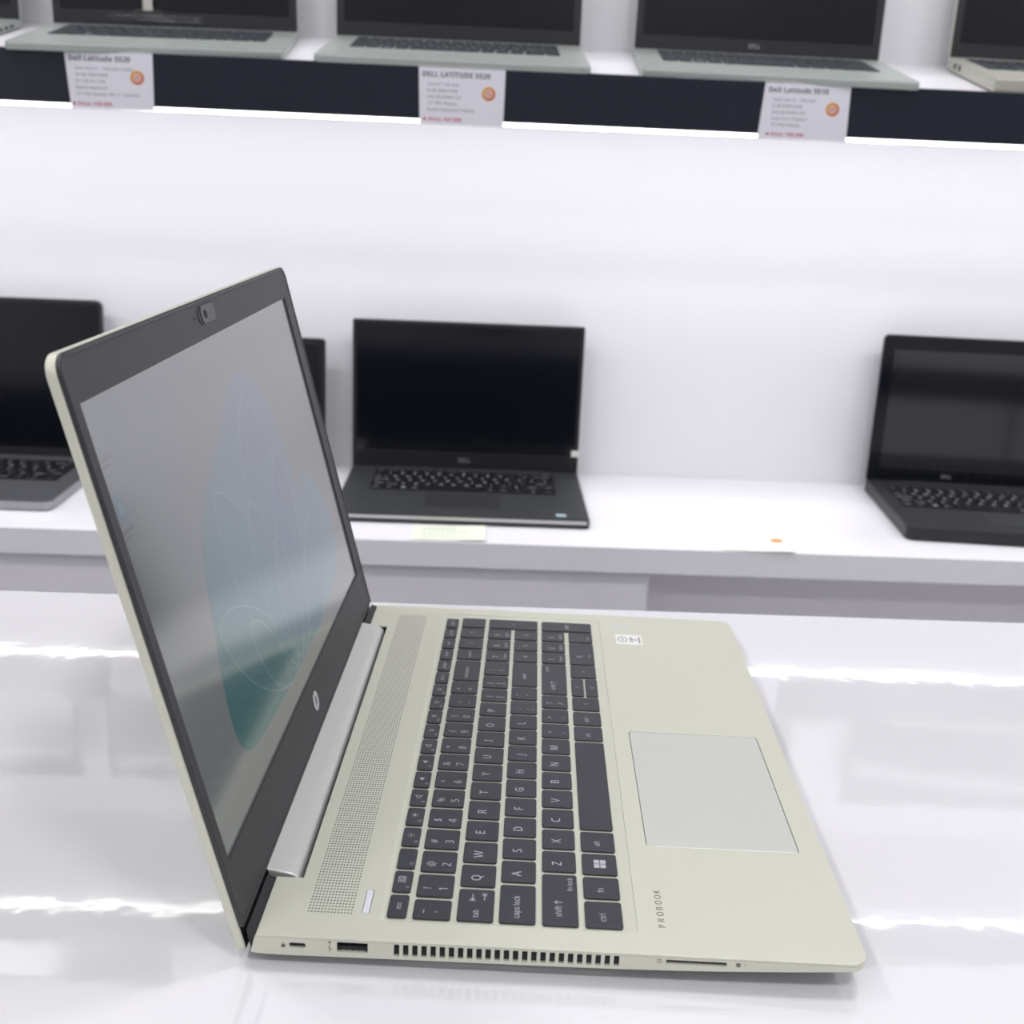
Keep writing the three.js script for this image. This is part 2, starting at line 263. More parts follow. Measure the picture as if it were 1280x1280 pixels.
// ------------------------------------------------------------------ the open silver laptop (x from hinge to front, -z from left to right side)
const font = await new FontLoader().loadAsync('fonts/droid/droid_sans_regular.typeface.json');
{
  const D = 0.2569, W = 0.3649, DECK = 0.0145;
  const L = thing('laptop', 'open silver laptop with lit screen and black keyboard on the glossy white table', 'laptop', [0, 0, 0], -0.0415);
  // deck with its openings
  const s = new THREE.Shape(); const RC = 0.0085;
  s.moveTo(0, 0); s.lineTo(D - RC, 0); s.absarc(D - RC, RC, RC, -Math.PI / 2, 0); s.lineTo(D, W - RC); s.absarc(D - RC, W - RC, RC, 0, Math.PI / 2);
  s.lineTo(0, W); s.lineTo(0, 0.3262); s.lineTo(0.0121, 0.3262); s.lineTo(0.0121, 0.0400); s.lineTo(0, 0.0400); s.closePath();
  const well = [0.0498, 0.0136, 0.1612, 0.3538], pad = [0.1706, 0.0780, 0.2447, 0.1919], btn = [0.0419, 0.0176, 0.0452, 0.0337];
  s.holes.push(rrHole(...well, 0.002), rrHole(...pad, 0.0022), rrHole(...btn, 0.0004));
  const deck = mesh('deck', uvPlan(layPlate(s, DECK, 0.0012, 0.00035, 8), 40), M.silver, L);
  deck.userData.label = 'champagne silver palm rest deck';
  // keyboard tray: sloped rim and floor
  {
    const rim = (a, b, ya, yb) => { const A = [[a[0], a[1]], [a[2], a[1]], [a[2], a[3]], [a[0], a[3]]], B = [[b[0], b[1]], [b[2], b[1]], [b[2], b[3]], [b[0], b[3]]], P = []; for (let i = 0; i < 4; i++) { const j = (i + 1) % 4, q = [[...A[i], ya], [...A[j], ya], [...B[j], yb], [...B[i], yb]].map(([x, u, y]) => [x, y, -u]); P.push(...q[0], ...q[1], ...q[2], ...q[0], ...q[2], ...q[3]); } const g = new THREE.BufferGeometry(); g.setAttribute('position', new THREE.Float32BufferAttribute(P, 3)); g.setAttribute('uv', new THREE.Float32BufferAttribute(new Float32Array(P.length / 3 * 2), 2)); g.computeVertexNormals(); return g; };
    const o = [well[0] - 0.0003, well[1] - 0.0003, well[2] + 0.0003, well[3] + 0.0003], i = [0.0520, 0.0148, 0.1566, 0.3482];
    const tray = mesh('keyboard_tray', merge(rim(o, i, DECK - 0.0004, DECK - 0.0010), box(i[0], i[2], DECK - 0.0022, DECK - 0.0010, -i[3], -i[1])), M.silver, L);
    for (const k of KEYS) mesh('key', keyGeo(k, 0.0011).translate(0, DECK - 0.0009, 0), M.keys, tray);
  }
  mesh('touchpad', uvPlan(layPlate(rr(pad[0] + 0.0003, pad[1] + 0.0003, pad[2] - 0.0003, pad[3] - 0.0003, 0.002), DECK - 0.0002, 0.0010, 0.0002), 40), M.padSilver, L);
  const pb = mesh('power_button', layPlate(rr(btn[0] + 0.0002, btn[1] + 0.0002, btn[2] - 0.0002, btn[3] - 0.0002, 0.0003), DECK - 0.00015, 0.0010, 0.0002), mat([0.74, 0.72, 0.80], { roughness: 0.3 }), L); pb.userData.label = 'slim bright power button';
  // perforated speaker strip
  {
    const hole = new THREE.CircleGeometry(0.00044, 6).rotateX(-Math.PI / 2).toNonIndexed(), g = [];
    for (let i = 0; i < 14; i++) for (let j = 0; j < 166; j++) g.push(hole.clone().translate(0.0190 + i * 0.00142, DECK + 0.00002, -(0.0168 + j * 0.002)));
    const o = mesh('speaker_holes', mergeGeometries(g), M.blackPlastic, L); o.userData.kind = 'stuff';
  }
  // fingerprint reader, processor label, lettering
  mesh('fingerprint_reader', layPlate(rr(0.1698, 0.3408, 0.1820, 0.3500, 0.0008), DECK + 0.0001, 0.0003, 0.0001), M.padSilver, L);
  {
    const t = canvasTex(224, 256, (g, w, h) => {
      g.fillStyle = '#ecebe4'; g.fillRect(0, 0, w, h); g.strokeStyle = '#4d5358'; g.lineWidth = 8; g.beginPath(); g.ellipse(112, 66, 60, 42, 0, 0, 7); g.stroke();
      g.fillStyle = '#4d5358'; g.font = 'bold 30px sans-serif'; g.textAlign = 'center'; g.textBaseline = 'middle'; g.fillText('intel', 112, 66); g.font = 'bold 44px sans-serif'; g.fillText('CORE', 112, 150); g.fillText('i5', 112, 192);
      g.fillRect(40, 222, 144, 12);
    });
    const g = layPlate(rr(0.1716, 0.3145, 0.1899, 0.3308, 0.0008), DECK + 0.00012, 0.0002, 0), p = g.attributes.position, uv = g.attributes.uv;
    for (let i = 0; i < p.count; i++) uv.setXY(i, (-p.getZ(i) - 0.3145) / 0.0163, 1 - (p.getX(i) - 0.1716) / 0.0183);
    mesh('processor_sticker', g, mat([1, 1, 1], { map: t, roughness: 0.35 }), L).userData.label = 'small white processor sticker';
    const parts = []; 'PROBOOK'.split('').forEach((c, i) => parts.push(new TextGeometry(c, { font, size: 0.0030, depth: 0.00006, curveSegments: 3 }).translate(i * 0.00395, 0, 0)));
    mesh('lettering', merge(...parts).rotateX(-Math.PI / 2).rotateY(Math.PI / 2).translate(0.1735, DECK + 0.00001, -0.0174), M.printGrey, L).userData.label = 'small grey capital lettering';
  }
  // left side panel with its openings
  const ps = new THREE.Shape(); ps.moveTo(-0.0004, 0.0133); ps.lineTo(-0.0022, 0.0058); ps.quadraticCurveTo(0.0, 0.0050, 0.012, 0.0050);
  ps.lineTo(0.0566, 0.0055); ps.lineTo(0.128, 0.0061); ps.quadraticCurveTo(0.17, 0.0066, 0.2, 0.0080); ps.lineTo(0.2245, 0.0093); ps.lineTo(D - RC, 0.0108); ps.lineTo(D - RC, 0.0133); ps.closePath();
  const holes = [[0.0141, 0.0089, 0.0211, 0.0114, 0.0010], [0.0342, 0.0079, 0.0472, 0.0128, 0.0005], [0.1720, 0.01045, 0.1974, 0.0124, 0.0003]];
  for (let i = 0; i < 25; i++) { const x = 0.0581 + i * (0.1502 - 0.0581) / 24; holes.push([x, 0.0073 + i * 0.00003, x + 0.00235, 0.0130, 0.0003]); }
  for (const h of holes) ps.holes.push(rrHole(h[0], h[1], h[2], h[3], h[4]));
  mesh('side_panel', plate(ps, 0.0012, 0, 3).translate(0, 0, -0.00125), M.silver, L);
  // strip round the front and right edges under the deck
  {
    const e = 0.0014, r = RC, q = new THREE.Shape(); q.moveTo(D - r, 0.0001); q.absarc(D - r, r, r - 0.0001, -Math.PI / 2, 0); q.lineTo(D - 0.0001, W - r); q.absarc(D - r, W - r, r - 0.0001, 0, Math.PI / 2); q.lineTo(0, W - 0.0001);
    q.lineTo(0, W - e); q.lineTo(D - r, W - e); q.absarc(D - r, W - r, r - e, Math.PI / 2, 0, true); q.lineTo(D - e, r); q.absarc(D - r, r, r - e, 0, -Math.PI / 2, true); q.closePath();
    mesh('edge_trim', layPlate(q, 0.0133, 0.0027, 0.0003, 6), M.silver, L);
  }
  // bottom cover inside the panel, feet
  const bs = new THREE.Shape(); bs.moveTo(0.0135, 0.0022); bs.lineTo(0.225, 0.0060); bs.lineTo(0.246, 0.0104); bs.lineTo(0.252, 0.0132); bs.lineTo(0.0135, 0.0132); bs.closePath();
  mesh('bottom_cover', new THREE.ExtrudeGeometry(bs, { depth: W - 0.009, bevelEnabled: false }).translate(0, 0, -W + 0.0045), M.blackPlastic, L);
  for (const [z0, z1] of [[-0.0385, -0.0045], [-W + 0.0045, -0.3275]]) mesh('hinge_housing', box(0.0004, 0.0135, 0.0030, 0.0131, z0, z1), M.blackPlastic, L);
  for (const [z0, z1] of [[-0.0402, -0.0018], [-W + 0.0012, -0.3256]]) { const c = new THREE.Shape(); c.moveTo(0.0003, 0.0040); c.lineTo(0.0003, 0.0132); c.lineTo(-0.0042, 0.0150); c.lineTo(-0.0024, 0.0062); c.lineTo(-0.0020, 0.0040); c.closePath(); mesh('hinge_cover', plate(c, z1 - z0, 0).translate(0, 0, z0), M.blackPlastic, L); }
  for (const [x, u] of [[0.03, 0.05], [0.03, W - 0.05], [0.215, 0.06], [0.215, W - 0.06]]) mesh('rubber_foot', rbox(x - 0.006, x + 0.006, 0, 0.0075, -u - 0.02, -u + 0.02, 0.001), M.rubber, L);
  // ports
  mesh('usb_port', merge(box(0.0346, 0.0468, 0.0083, 0.0101, -0.0040, -0.0012)), M.rubber, L);
  const contacts = []; for (let i = 0; i < 4; i++) contacts.push(box(0.0362 + i * 0.0026, 0.0376 + i * 0.0026, 0.00825, 0.0085, -0.0036, -0.0010)); mesh('usb_contacts', merge(...contacts), M.chrome, L);
  const icon = []; icon.push(box(0.0108, 0.0125, 0.0090, 0.0104, 0, 0.00003), box(0.0111, 0.0113, 0.0104, 0.0112, 0, 0.00003), box(0.0120, 0.0122, 0.0104, 0.0112, 0, 0.00003), box(0.0111, 0.0122, 0.0110, 0.0112, 0, 0.00003),
    box(0.0311, 0.0313, 0.0078, 0.0125, 0, 0.00003), box(0.0306, 0.0318, 0.0122, 0.0129, 0, 0.00003), box(0.0306, 0.0311, 0.0097, 0.0101, 0, 0.00003), box(0.0313, 0.0319, 0.0090, 0.0094, 0, 0.00003),
    box(0.1684, 0.1700, 0.0107, 0.0109, 0, 0.00003), box(0.1684, 0.1700, 0.0122, 0.0124, 0, 0.00003), box(0.1684, 0.1686, 0.0107, 0.0124, 0, 0.00003), box(0.1698, 0.1700, 0.0107, 0.0124, 0, 0.00003),
    box(0.2012, 0.2030, 0.0106, 0.0111, 0, 0.00003), box(0.2012, 0.2030, 0.0113, 0.0118, 0, 0.00003), box(0.2012, 0.2030, 0.0120, 0.0124, 0, 0.00003), box(0.2047, 0.2052, 0.0114, 0.0119, 0, 0.00003));
  mesh('port_symbols', merge(...icon), M.printGrey, L);

  // ---- lid: local x = across (0..W), y = up the lid, z = out of the bezel
  const a = 0.24507, LW = W, LH = 0.2558;
  const lid = mesh('lid', plate(rr(0, -0.001, LW, LH, [0.003, 0.003, 0.0085, 0.0085]), 0.0040, 0.0011, 6, 3).translate(0, 0, -0.0057), M.silver, L);
  {
    const S = new THREE.Vector3(0, 0, -1), U = new THREE.Vector3(-Math.sin(a), Math.cos(a), 0), N = new THREE.Vector3(Math.cos(a), Math.sin(a), 0);
    lid.quaternion.setFromRotationMatrix(new THREE.Matrix4().makeBasis(S, U, N)); lid.position.set(-0.00265, 0.00707, 0);
  }
  const scr = [0.0084, 0.0383, 0.3475, 0.2358];
  const bz = rr(0.0012, 0.0115, LW - 0.0012, LH - 0.0010, [0.001, 0.001, 0.0075, 0.0075]); bz.holes.push(rrHole(scr[0], scr[1], scr[2], scr[3], 0.0003));
  mesh('bezel', plate(bz, 0.0013, 0.0003, 6).translate(0, 0, -0.0014), M.bezel, lid);
  const rimS = rr(0.0008, 0.010, LW - 0.0008, LH - 0.0006, [0.001, 0.001, 0.008, 0.008]); rimS.holes.push(rrHole(0.0026, 0.0118, LW - 0.0026, LH - 0.0026, [0.001, 0.001, 0.006, 0.006]));
  mesh('rubber_rim', plate(rimS, 0.0021, 0.0005, 6).translate(0, 0, -0.0017), M.rim, lid);
  mesh('lower_recess', box(0.0012, LW - 0.0012, 0.0002, 0.0125, -0.0030, -0.0014), M.blackPlastic, lid);
  // screen: pale desktop with an abstract flower of layered blue petals
  const wall = canvasTex(1024, 600, (g, w, h) => {
    const bg = g.createLinearGradient(0, 0, w, h); bg.addColorStop(0, '#9ea7ad'); bg.addColorStop(1, '#9a9a96'); g.fillStyle = bg; g.fillRect(0, 0, w, h);
    const X = s => (s - scr[0]) / (scr[2] - scr[0]) * w, Y = t => h - (t - scr[1]) / (scr[3] - scr[1]) * h;
    const petal = (bx, by, tx, ty, wd, c0, c1, line) => {
      const x0 = X(bx), y0 = Y(by), x1 = X(tx), y1 = Y(ty), dx = x1 - x0, dy = y1 - y0, len = Math.hypot(dx, dy), nx = -dy / len * wd * w, ny = dx / len * wd * w;
      const gr = g.createLinearGradient(x0, y0, x1, y1); gr.addColorStop(0, c0); gr.addColorStop(1, c1); g.fillStyle = gr; g.beginPath(); g.moveTo(x0, y0);
      g.bezierCurveTo(x0 + dx * 0.15 + nx, y0 + dy * 0.15 + ny, x0 + dx * 0.85 + nx, y0 + dy * 0.85 + ny, x1, y1); g.bezierCurveTo(x0 + dx * 0.85 - nx, y0 + dy * 0.85 - ny, x0 + dx * 0.15 - nx, y0 + dy * 0.15 - ny, x0, y0); g.fill();
      if (line) { g.strokeStyle = line; g.lineWidth = 3; g.stroke(); }
    };
    // broad rounded flower head, then nested petals with pale edges
    const blob = [[0.2158, 0.2143], [0.2420, 0.1960], [0.2600, 0.1640], [0.2600, 0.1300], [0.2650, 0.1230], [0.2820, 0.1400], [0.3080, 0.1200], [0.3240, 0.0900], [0.3150, 0.0640], [0.2700, 0.0520], [0.1900, 0.0500], [0.0940, 0.0520], [0.0586, 0.0567], [0.0560, 0.0850], [0.0700, 0.1202], [0.0800, 0.1500], [0.0956, 0.1657], [0.1250, 0.1780], [0.1600, 0.1960], [0.1920, 0.2110]];
    const bl = g.createLinearGradient(X(0.2), Y(0.215), X(0.12), Y(0.05)); bl.addColorStop(0, '#94a3b8'); bl.addColorStop(0.45, '#86a3b2'); bl.addColorStop(0.8, '#4f9499'); bl.addColorStop(1, '#2f8a8c');
    g.fillStyle = bl; g.beginPath(); blob.forEach(([a0, b0], i) => { const [a1, b1] = blob[(i + 1) % blob.length], mx = (X(a0) + X(a1)) / 2, my = (Y(b0) + Y(b1)) / 2; i ? g.quadraticCurveTo(X(a0), Y(b0), mx, my) : g.moveTo(mx, my); }); g.closePath(); g.fill();
    const E = 'rgba(190,205,215,.55)';
    petal(0.17, 0.052, 0.118, 0.168, 0.10, 'rgba(50,140,145,.5)', 'rgba(130,165,185,.5)', E);
    petal(0.17, 0.052, 0.075, 0.115, 0.08, 'rgba(40,135,135,.5)', 'rgba(110,160,175,.5)', E);
    petal(0.18, 0.052, 0.205, 0.200, 0.13, 'rgba(60,140,155,.5)', 'rgba(158,160,195,.6)', E);
    petal(0.19, 0.052, 0.240, 0.160, 0.09, 'rgba(60,135,155,.5)', 'rgba(150,150,190,.6)', E);
    petal(0.21, 0.052, 0.300, 0.108, 0.08, 'rgba(60,140,150,.5)', 'rgba(135,155,180,.5)', E);
    petal(0.17, 0.052, 0.165, 0.150, 0.08, 'rgba(60,140,150,.5)', 'rgba(130,158,180,.6)', E);
    petal(0.18, 0.052, 0.195, 0.120, 0.06, 'rgba(50,135,145,.5)', 'rgba(125,155,175,.6)', E);
    petal(0.15, 0.052, 0.115, 0.100, 0.05, 'rgba(40,130,130,.5)', 'rgba(110,160,170,.6)', E);
    const icon = (t, c, round) => { g.fillStyle = c; const x = X(0.0155), y = Y(t); if (round) { g.beginPath(); g.arc(x, y, 17, 0, 7); g.fill(); g.fillStyle = '#a8bcc6'; g.beginPath(); g.arc(x + 4, y + 3, 7, 0, 7); g.fill(); } else { g.fillRect(x - 12, y - 16, 24, 30); } g.fillStyle = '#83898f'; g.fillRect(x - 22, y + 26, 44, 5); g.fillRect(x - 12, y + 35, 24, 4); };
    icon(0.222, '#a4adb3', false); icon(0.193, '#86a6b5', true);
  });
  M.screen = mat([0.012, 0.012, 0.013], { roughness: 0.12, ior: 2.45, emissive: new THREE.Color(1, 1, 1), emissiveMap: wall, emissiveIntensity: 0.25 });
  {
    const g = box(scr[0] - 0.0004, scr[2] + 0.0004, scr[1] - 0.0004, scr[3] + 0.0004, -0.0020, -0.00125), p = g.attributes.position, uv = g.attributes.uv;
    for (let i = 0; i < p.count; i++) uv.setXY(i, (p.getX(i) - scr[0]) / (scr[2] - scr[0]), (p.getY(i) - scr[1]) / (scr[3] - scr[1]));
    mesh('screen', g, M.screen, lid).userData.label = 'pale desktop picture with layered blue petals';
  }
  // webcam with sliding cover
  {
    const cs = new THREE.Shape(); cs.moveTo(0.1680, 0.2424); cs.lineTo(0.1900, 0.2424); cs.quadraticCurveTo(0.1952, 0.2472, 0.1900, 0.2522); cs.lineTo(0.1680, 0.2522); cs.quadraticCurveTo(0.1618, 0.2472, 0.1680, 0.2424);
    mesh('webcam_surround', plate(cs, 0.0006, 0.0002, 5).translate(0, 0, -0.0003), mat([0.030, 0.031, 0.034], { roughness: 0.5 }), lid);
    const c2 = new THREE.Shape(); c2.moveTo(0.1708, 0.2427); c2.lineTo(0.1895, 0.2427); c2.quadraticCurveTo(0.1940, 0.2472, 0.1895, 0.2519); c2.lineTo(0.1708, 0.2519); c2.quadraticCurveTo(0.1655, 0.2472, 0.1708, 0.2427);
    mesh('webcam_cover', plate(c2, 0.0006, 0.0002, 5).translate(0, 0, 0.0002), mat([0.060, 0.060, 0.064], { roughness: 0.38 }), lid);
    mesh('webcam_lens', new THREE.CylinderGeometry(0.0022, 0.0022, 0.0003, 20).rotateX(Math.PI / 2).translate(0.1752, 0.2474, 0.0009), mat([0.004, 0.004, 0.005], { roughness: 0.6 }), lid);
    mesh('camera_light', new THREE.CylinderGeometry(0.0005, 0.0005, 0.0002, 10).rotateX(Math.PI / 2).translate(0.1842, 0.2470, 0.0008), M.blackPlastic, lid);
    for (const x of [0.1585, 0.1605]) mesh('microphone_hole', new THREE.CylinderGeometry(0.0004, 0.0004, 0.0002, 8).rotateX(Math.PI / 2).translate(x, 0.2472, 0.0000), M.blackPlastic, lid);
  }
  // round badge on the chin
  {
    const t = canvasTex(256, 256, (g) => {
      g.fillStyle = '#3a3b3e'; g.fillRect(0, 0, 256, 256); g.fillStyle = '#c9cacd'; g.beginPath(); g.arc(128, 128, 126, 0, 7); g.fill();
      g.strokeStyle = '#3a3b3f'; g.lineWidth = 17; g.lineCap = 'butt';
      const sl = (x, y) => [x + (128 - y) * 0.36, y];
      const line = (...p) => { g.beginPath(); p.forEach((q, i) => { const [x, y] = sl(...q); i ? g.lineTo(x, y) : g.moveTo(x, y); }); g.stroke(); };
      line([84, 10], [84, 172]); line([84, 96], [116, 96], [120, 104], [120, 172]);
      line([146, 246], [146, 92]); line([146, 96], [178, 96], [182, 104], [182, 158], [176, 166], [146, 166]);
    });
    const g = new THREE.CylinderGeometry(0.0057, 0.0057, 0.0004, 40).rotateX(Math.PI / 2).translate(0.1772, 0.0255, 0.0000), p = g.attributes.position, uv = g.attributes.uv;
    for (let i = 0; i < p.count; i++) uv.setXY(i, (p.getX(i) - 0.1772) / 0.0114 + 0.5, (p.getY(i) - 0.0255) / 0.0114 + 0.5);
    mesh('badge', g, mat([1, 1, 1], { map: t, roughness: 0.35, metalness: 0.3 }), lid).userData.label = 'round silver maker badge';
  }
  // hinge bar between lid and deck
  {
    const h = new THREE.Shape(); h.moveTo(-0.0050, 0.0170); h.lineTo(0.0030, 0.0156); h.quadraticCurveTo(0.0100, 0.0146, 0.0104, 0.0105); h.lineTo(0.0104, 0.0062); h.lineTo(-0.0018, 0.0058); h.closePath();
    const g = new THREE.ExtrudeGeometry(h, { depth: 0.2836 - 0.0016, bevelEnabled: true, bevelThickness: 0.0008, bevelSize: 0.0006, bevelOffset: -0.0006, bevelSegments: 2, curveSegments: 10 }).translate(0, 0, -0.3243);
    mesh('hinge_bar', g, M.hingeSilver, L).userData.label = 'rounded silver hinge bar';
  }
}

// ------------------------------------------------------------------ laptops on display
function faceUv(g, x0, x1, y0, y1) { const p = g.attributes.position, uv = g.attributes.uv; for (let i = 0; i < p.count; i++) uv.setXY(i, (p.getX(i) - x0) / (x1 - x0), (p.getY(i) - y0) / (y1 - y0)); return g; }
const keyCache = new Map();
// local frame: x across, z towards the front, hinge line at z = 0, base bottom at y = 0
function displayLaptop(o) {
  const g = thing('laptop', o.label, 'laptop', o.pos, o.turn ?? 0, o.group);
  if (o.slope) { g.rotation.order = 'XYZ'; g.rotation.x = o.slope; }
  const w = o.w, d = o.d, th = o.th ?? 0.016, r = o.r ?? 0.008, foot = 0.0015;
  const base = layPlate(rr(-w / 2, -d, w / 2, 0, [r, r, 0.003, 0.003]), th, th - foot, Math.min(0.0016, th * 0.2), 6);
  mesh('base', base, o.sideMat, g);
  mesh('deck', layPlate(rr(-w / 2 + 0.0012, -d + 0.0012, w / 2 - 0.0012, -0.001, [r, r, 0.002, 0.002]), th + 0.0006, 0.0008, 0.0002, 6), o.deckMat, g);
  for (const x of [-w * 0.38, w * 0.38]) for (const z of [0.03, d - 0.03]) mesh('rubber_foot', box(x - 0.01, x + 0.01, 0, foot + 0.0004, z - 0.004, z + 0.004), M.rubber, g);
  const kw = o.kw, k0 = o.kz ?? 0.030, kd = kw > 0.31 ? kw * 0.316 : kw * 0.395;
  const tray = mesh('keyboard_tray', rbox(-kw / 2, kw / 2, th + 0.0004, th + 0.0010, k0, k0 + kd, 0.0002, 1), o.trayMat ?? M.blackPlastic, g);
  const full = kw > 0.31, list = KEYS.filter(k => full || k.u1 < 0.2766), U0 = 0.0157, U1 = full ? 0.347 : 0.2764, sx = (kw - 0.004) / (U1 - U0), sv = (kd - 0.004) / (0.1552 - 0.0529);
  const merged = [];
  for (const k of list) {
    const kk = [sx.toFixed(3), sv.toFixed(3), KEYS.indexOf(k)].join();
    if (!keyCache.has(kk)) {
      const q = new THREE.BoxGeometry((k.u1 - k.u0) * sx, 0.0012, (k.v1 - k.v0) * sv).translate(((k.u0 + k.u1) / 2 - U0) * sx, 0.0006, ((k.v0 + k.v1) / 2 - 0.0529) * sv);
      const p = q.attributes.position, uv = q.attributes.uv;
      for (let i = 0; i < p.count; i++) uv.setXY(i, (p.getX(i) / sx + U0 - KU0) / (KU1 - KU0), 1 - (p.getZ(i) / sv + 0.0529 - KV0) / (KV1 - KV0));
      keyCache.set(kk, q);
    }
    const q = keyCache.get(kk);
    if (o.fine) mesh('key', q, o.keyMat, tray).position.set(-kw / 2 + 0.002, th + 0.0010, k0 + 0.002);
    else merged.push(q.clone().translate(-kw / 2 + 0.002, th + 0.0010, k0 + 0.002));
  }
  if (!o.fine) { const m = mesh('keys', mergeGeometries(merged), o.keyMat, tray); m.userData.kind = 'stuff'; }
  const pw = o.pw ?? 0.1, pz = k0 + kd + 0.010, px = o.px ?? 0;
  mesh('touchpad', rbox(px - pw / 2, px + pw / 2, th + 0.0004, th + 0.0010, pz, Math.min(d - 0.008, pz + pw * 0.62), 0.0002, 1), o.padMat ?? o.deckMat, g);
  if (o.ports) for (let i = 0; i < o.ports; i++) mesh('port', box(-w / 2 - 0.0002, -w / 2 + 0.002, th * 0.4, th * 0.78, 0.035 + i * 0.022, 0.045 + i * 0.022), M.blackPlastic, g);
  if (o.portsRight) for (let i = 0; i < o.portsRight; i++) mesh('port', box(w / 2 - 0.002, w / 2 + 0.0002, th * 0.4, th * 0.78, 0.035 + i * 0.022, 0.048 + i * 0.022), M.blackPlastic, g);
  if (o.frontLine) mesh('front_edge', rbox(-w / 2 + 0.004, w / 2 - 0.004, th * 0.52, th - 0.0022, d - 0.001, d + 0.0006, 0.0004, 1), o.frontLine, g);
  // lid
  const lh = o.lh, lt = 0.0062, lr = o.lr ?? r;
  const lid = mesh('lid', plate(rr(-w / 2, 0, w / 2, lh, [0.003, 0.003, lr, lr]), lt, 0.0012, 6).translate(0, 0, -lt), o.lidMat, g);
  lid.position.set(0, th - 0.001, 0.002); lid.rotation.x = -(o.lean ?? 0.05) - (o.slope ?? 0);
  const [bs, bt, bb] = o.bez;
  const bz = rr(-w / 2 + 0.0015, 0.0015, w / 2 - 0.0015, lh - 0.0015, [0.002, 0.002, lr * 0.85, lr * 0.85]); bz.holes.push(rrHole(-w / 2 + bs, bb, w / 2 - bs, lh - bt, 0.0006));
  mesh('bezel', plate(bz, 0.0011, 0.0003, 5).translate(0, 0, -0.0003), o.bezMat ?? M.blackPlastic, lid);
  mesh('screen', box(-w / 2 + bs - 0.0004, w / 2 - bs + 0.0004, bb - 0.0004, lh - bt + 0.0004, -0.0003, 0.0002), o.scrMat ?? M.blackGloss, lid);
  if (o.logo) mesh('maker_lettering', new TextGeometry(o.logo, { font, size: o.logoSize ?? 0.0055, depth: 0.0002, curveSegments: 2 }).translate((o.logoX ?? 0) - 0.012, bb * 0.45, 0.0008), o.logoMat ?? M.chrome, lid);
  mesh('hinge_barrel', new THREE.CylinderGeometry(0.0038, 0.0038, w * 0.72, 14).rotateZ(Math.PI / 2).translate(0, th - 0.0020, 0.0010), o.hingeMat ?? M.blackPlastic, g);
  if (o.sticker) mesh('badge_sticker', box(w / 2 - 0.046, w / 2 - 0.032, th + 0.0006, th + 0.0008, d - 0.022, d - 0.012), mat([0.45, 0.58, 0.62], { roughness: 0.4 }), g);
  return g;
}
const carbon = mat([0.032, 0.035, 0.036], { roughness: 0.5 });
const darkDeck = mat([0.020, 0.021, 0.023], { roughness: 0.55 });
const spaceGrey = mat([0.14, 0.145, 0.155], { roughness: 0.38, metalness: 0.5 });
const silverEdge = mat([0.55, 0.55, 0.56], { roughness: 0.3, metalness: 0.7 });
const paleSilver = mat([0.42, 0.46, 0.43], { roughness: 0.4, metalness: 0.3 });
const warmSilver = mat([0.52, 0.52, 0.45], { roughness: 0.4, metalness: 0.3 });
const blackKeys = mat([1, 1, 1], { roughness: 0.5, map: keyPrintDark });
const greyScreen = mat([0.010, 0.011, 0.013], { roughness: 0.16 });
const mirrorScreen = mat([0.012, 0.012, 0.014], { roughness: 0.09, ior: 1.85 });
const greyLetter = mat([0.30, 0.30, 0.31], { roughness: 0.4 });
const greyKeys = mat([0.9, 1.0, 1.0], { roughness: 0.5, map: keyPrint });

// low shelf
displayLaptop({ label: 'grey aluminium laptop with rounded black lid, half behind the silver laptop\u2019s upper screen corner', pos: [-0.662, LOW, -1.292], w: 0.334, d: 0.238, th: 0.0130, r: 0.011, lh: 0.243, lean: 0.10, kw: 0.275, kz: 0.028, pw: 0.13, bez: [0.007, 0.008, 0.014],
  sideMat: mat([0.36, 0.36, 0.38], { roughness: 0.35, metalness: 0.5 }), deckMat: spaceGrey, lidMat: spaceGrey, keyMat: blackKeys, fine: true });
displayLaptop({ label: 'small black laptop half hidden behind the tilted silver laptop screen', pos: [-0.2995, LOW, -1.292], w: 0.285, d: 0.215, th: 0.015, r: 0.006, lh: 0.197, lean: 0.06, kw: 0.255, kz: 0.025, pw: 0.10, bez: [0.008, 0.010, 0.016],
  sideMat: carbon, deckMat: darkDeck, lidMat: carbon, keyMat: blackKeys, fine: true });
const mid = displayLaptop({ label: 'thin black laptop with silver edge and narrow bezels, a white tag on its lid', pos: [0.0615, LOW, -1.300], w: 0.3545, d: 0.245, th: 0.0135, r: 0.004, lr: 0.003, lh: 0.2305, lean: 0.035, kw: 0.276, kz: 0.022, pw: 0.108, bez: [0.0065, 0.0065, 0.028],
  sideMat: carbon, deckMat: carbon, lidMat: carbon, keyMat: blackKeys, fine: true, frontLine: silverEdge, logo: 'DELL', logoSize: 0.0066, logoMat: greyLetter, sticker: true, padMat: darkDeck });
mesh('tag', rbox(0.166, 0.1785, 0.028, 0.038, 0.0025, 0.0035, 0.0003), M.whiteTag, mid).position.set(0, 0.0125, 0.0015);
displayLaptop({ label: 'thick black laptop with glossy screen and chunky black base', pos: [0.893, LOW, -1.288], turn: -0.085, w: 0.385, d: 0.250, th: 0.0195, r: 0.012, lr: 0.008, lh: 0.2315, lean: 0.03, kw: 0.345, kz: 0.040, pw: 0.095, px: -0.02, bez: [0.018, 0.022, 0.022],
  sideMat: M.blackPlastic, deckMat: darkDeck, lidMat: M.blackPlastic, keyMat: blackKeys, fine: true, logo: 'DELL', logoX: -0.065, logoMat: greyLetter, bezMat: M.blackGloss, scrMat: mirrorScreen, padMat: carbon });

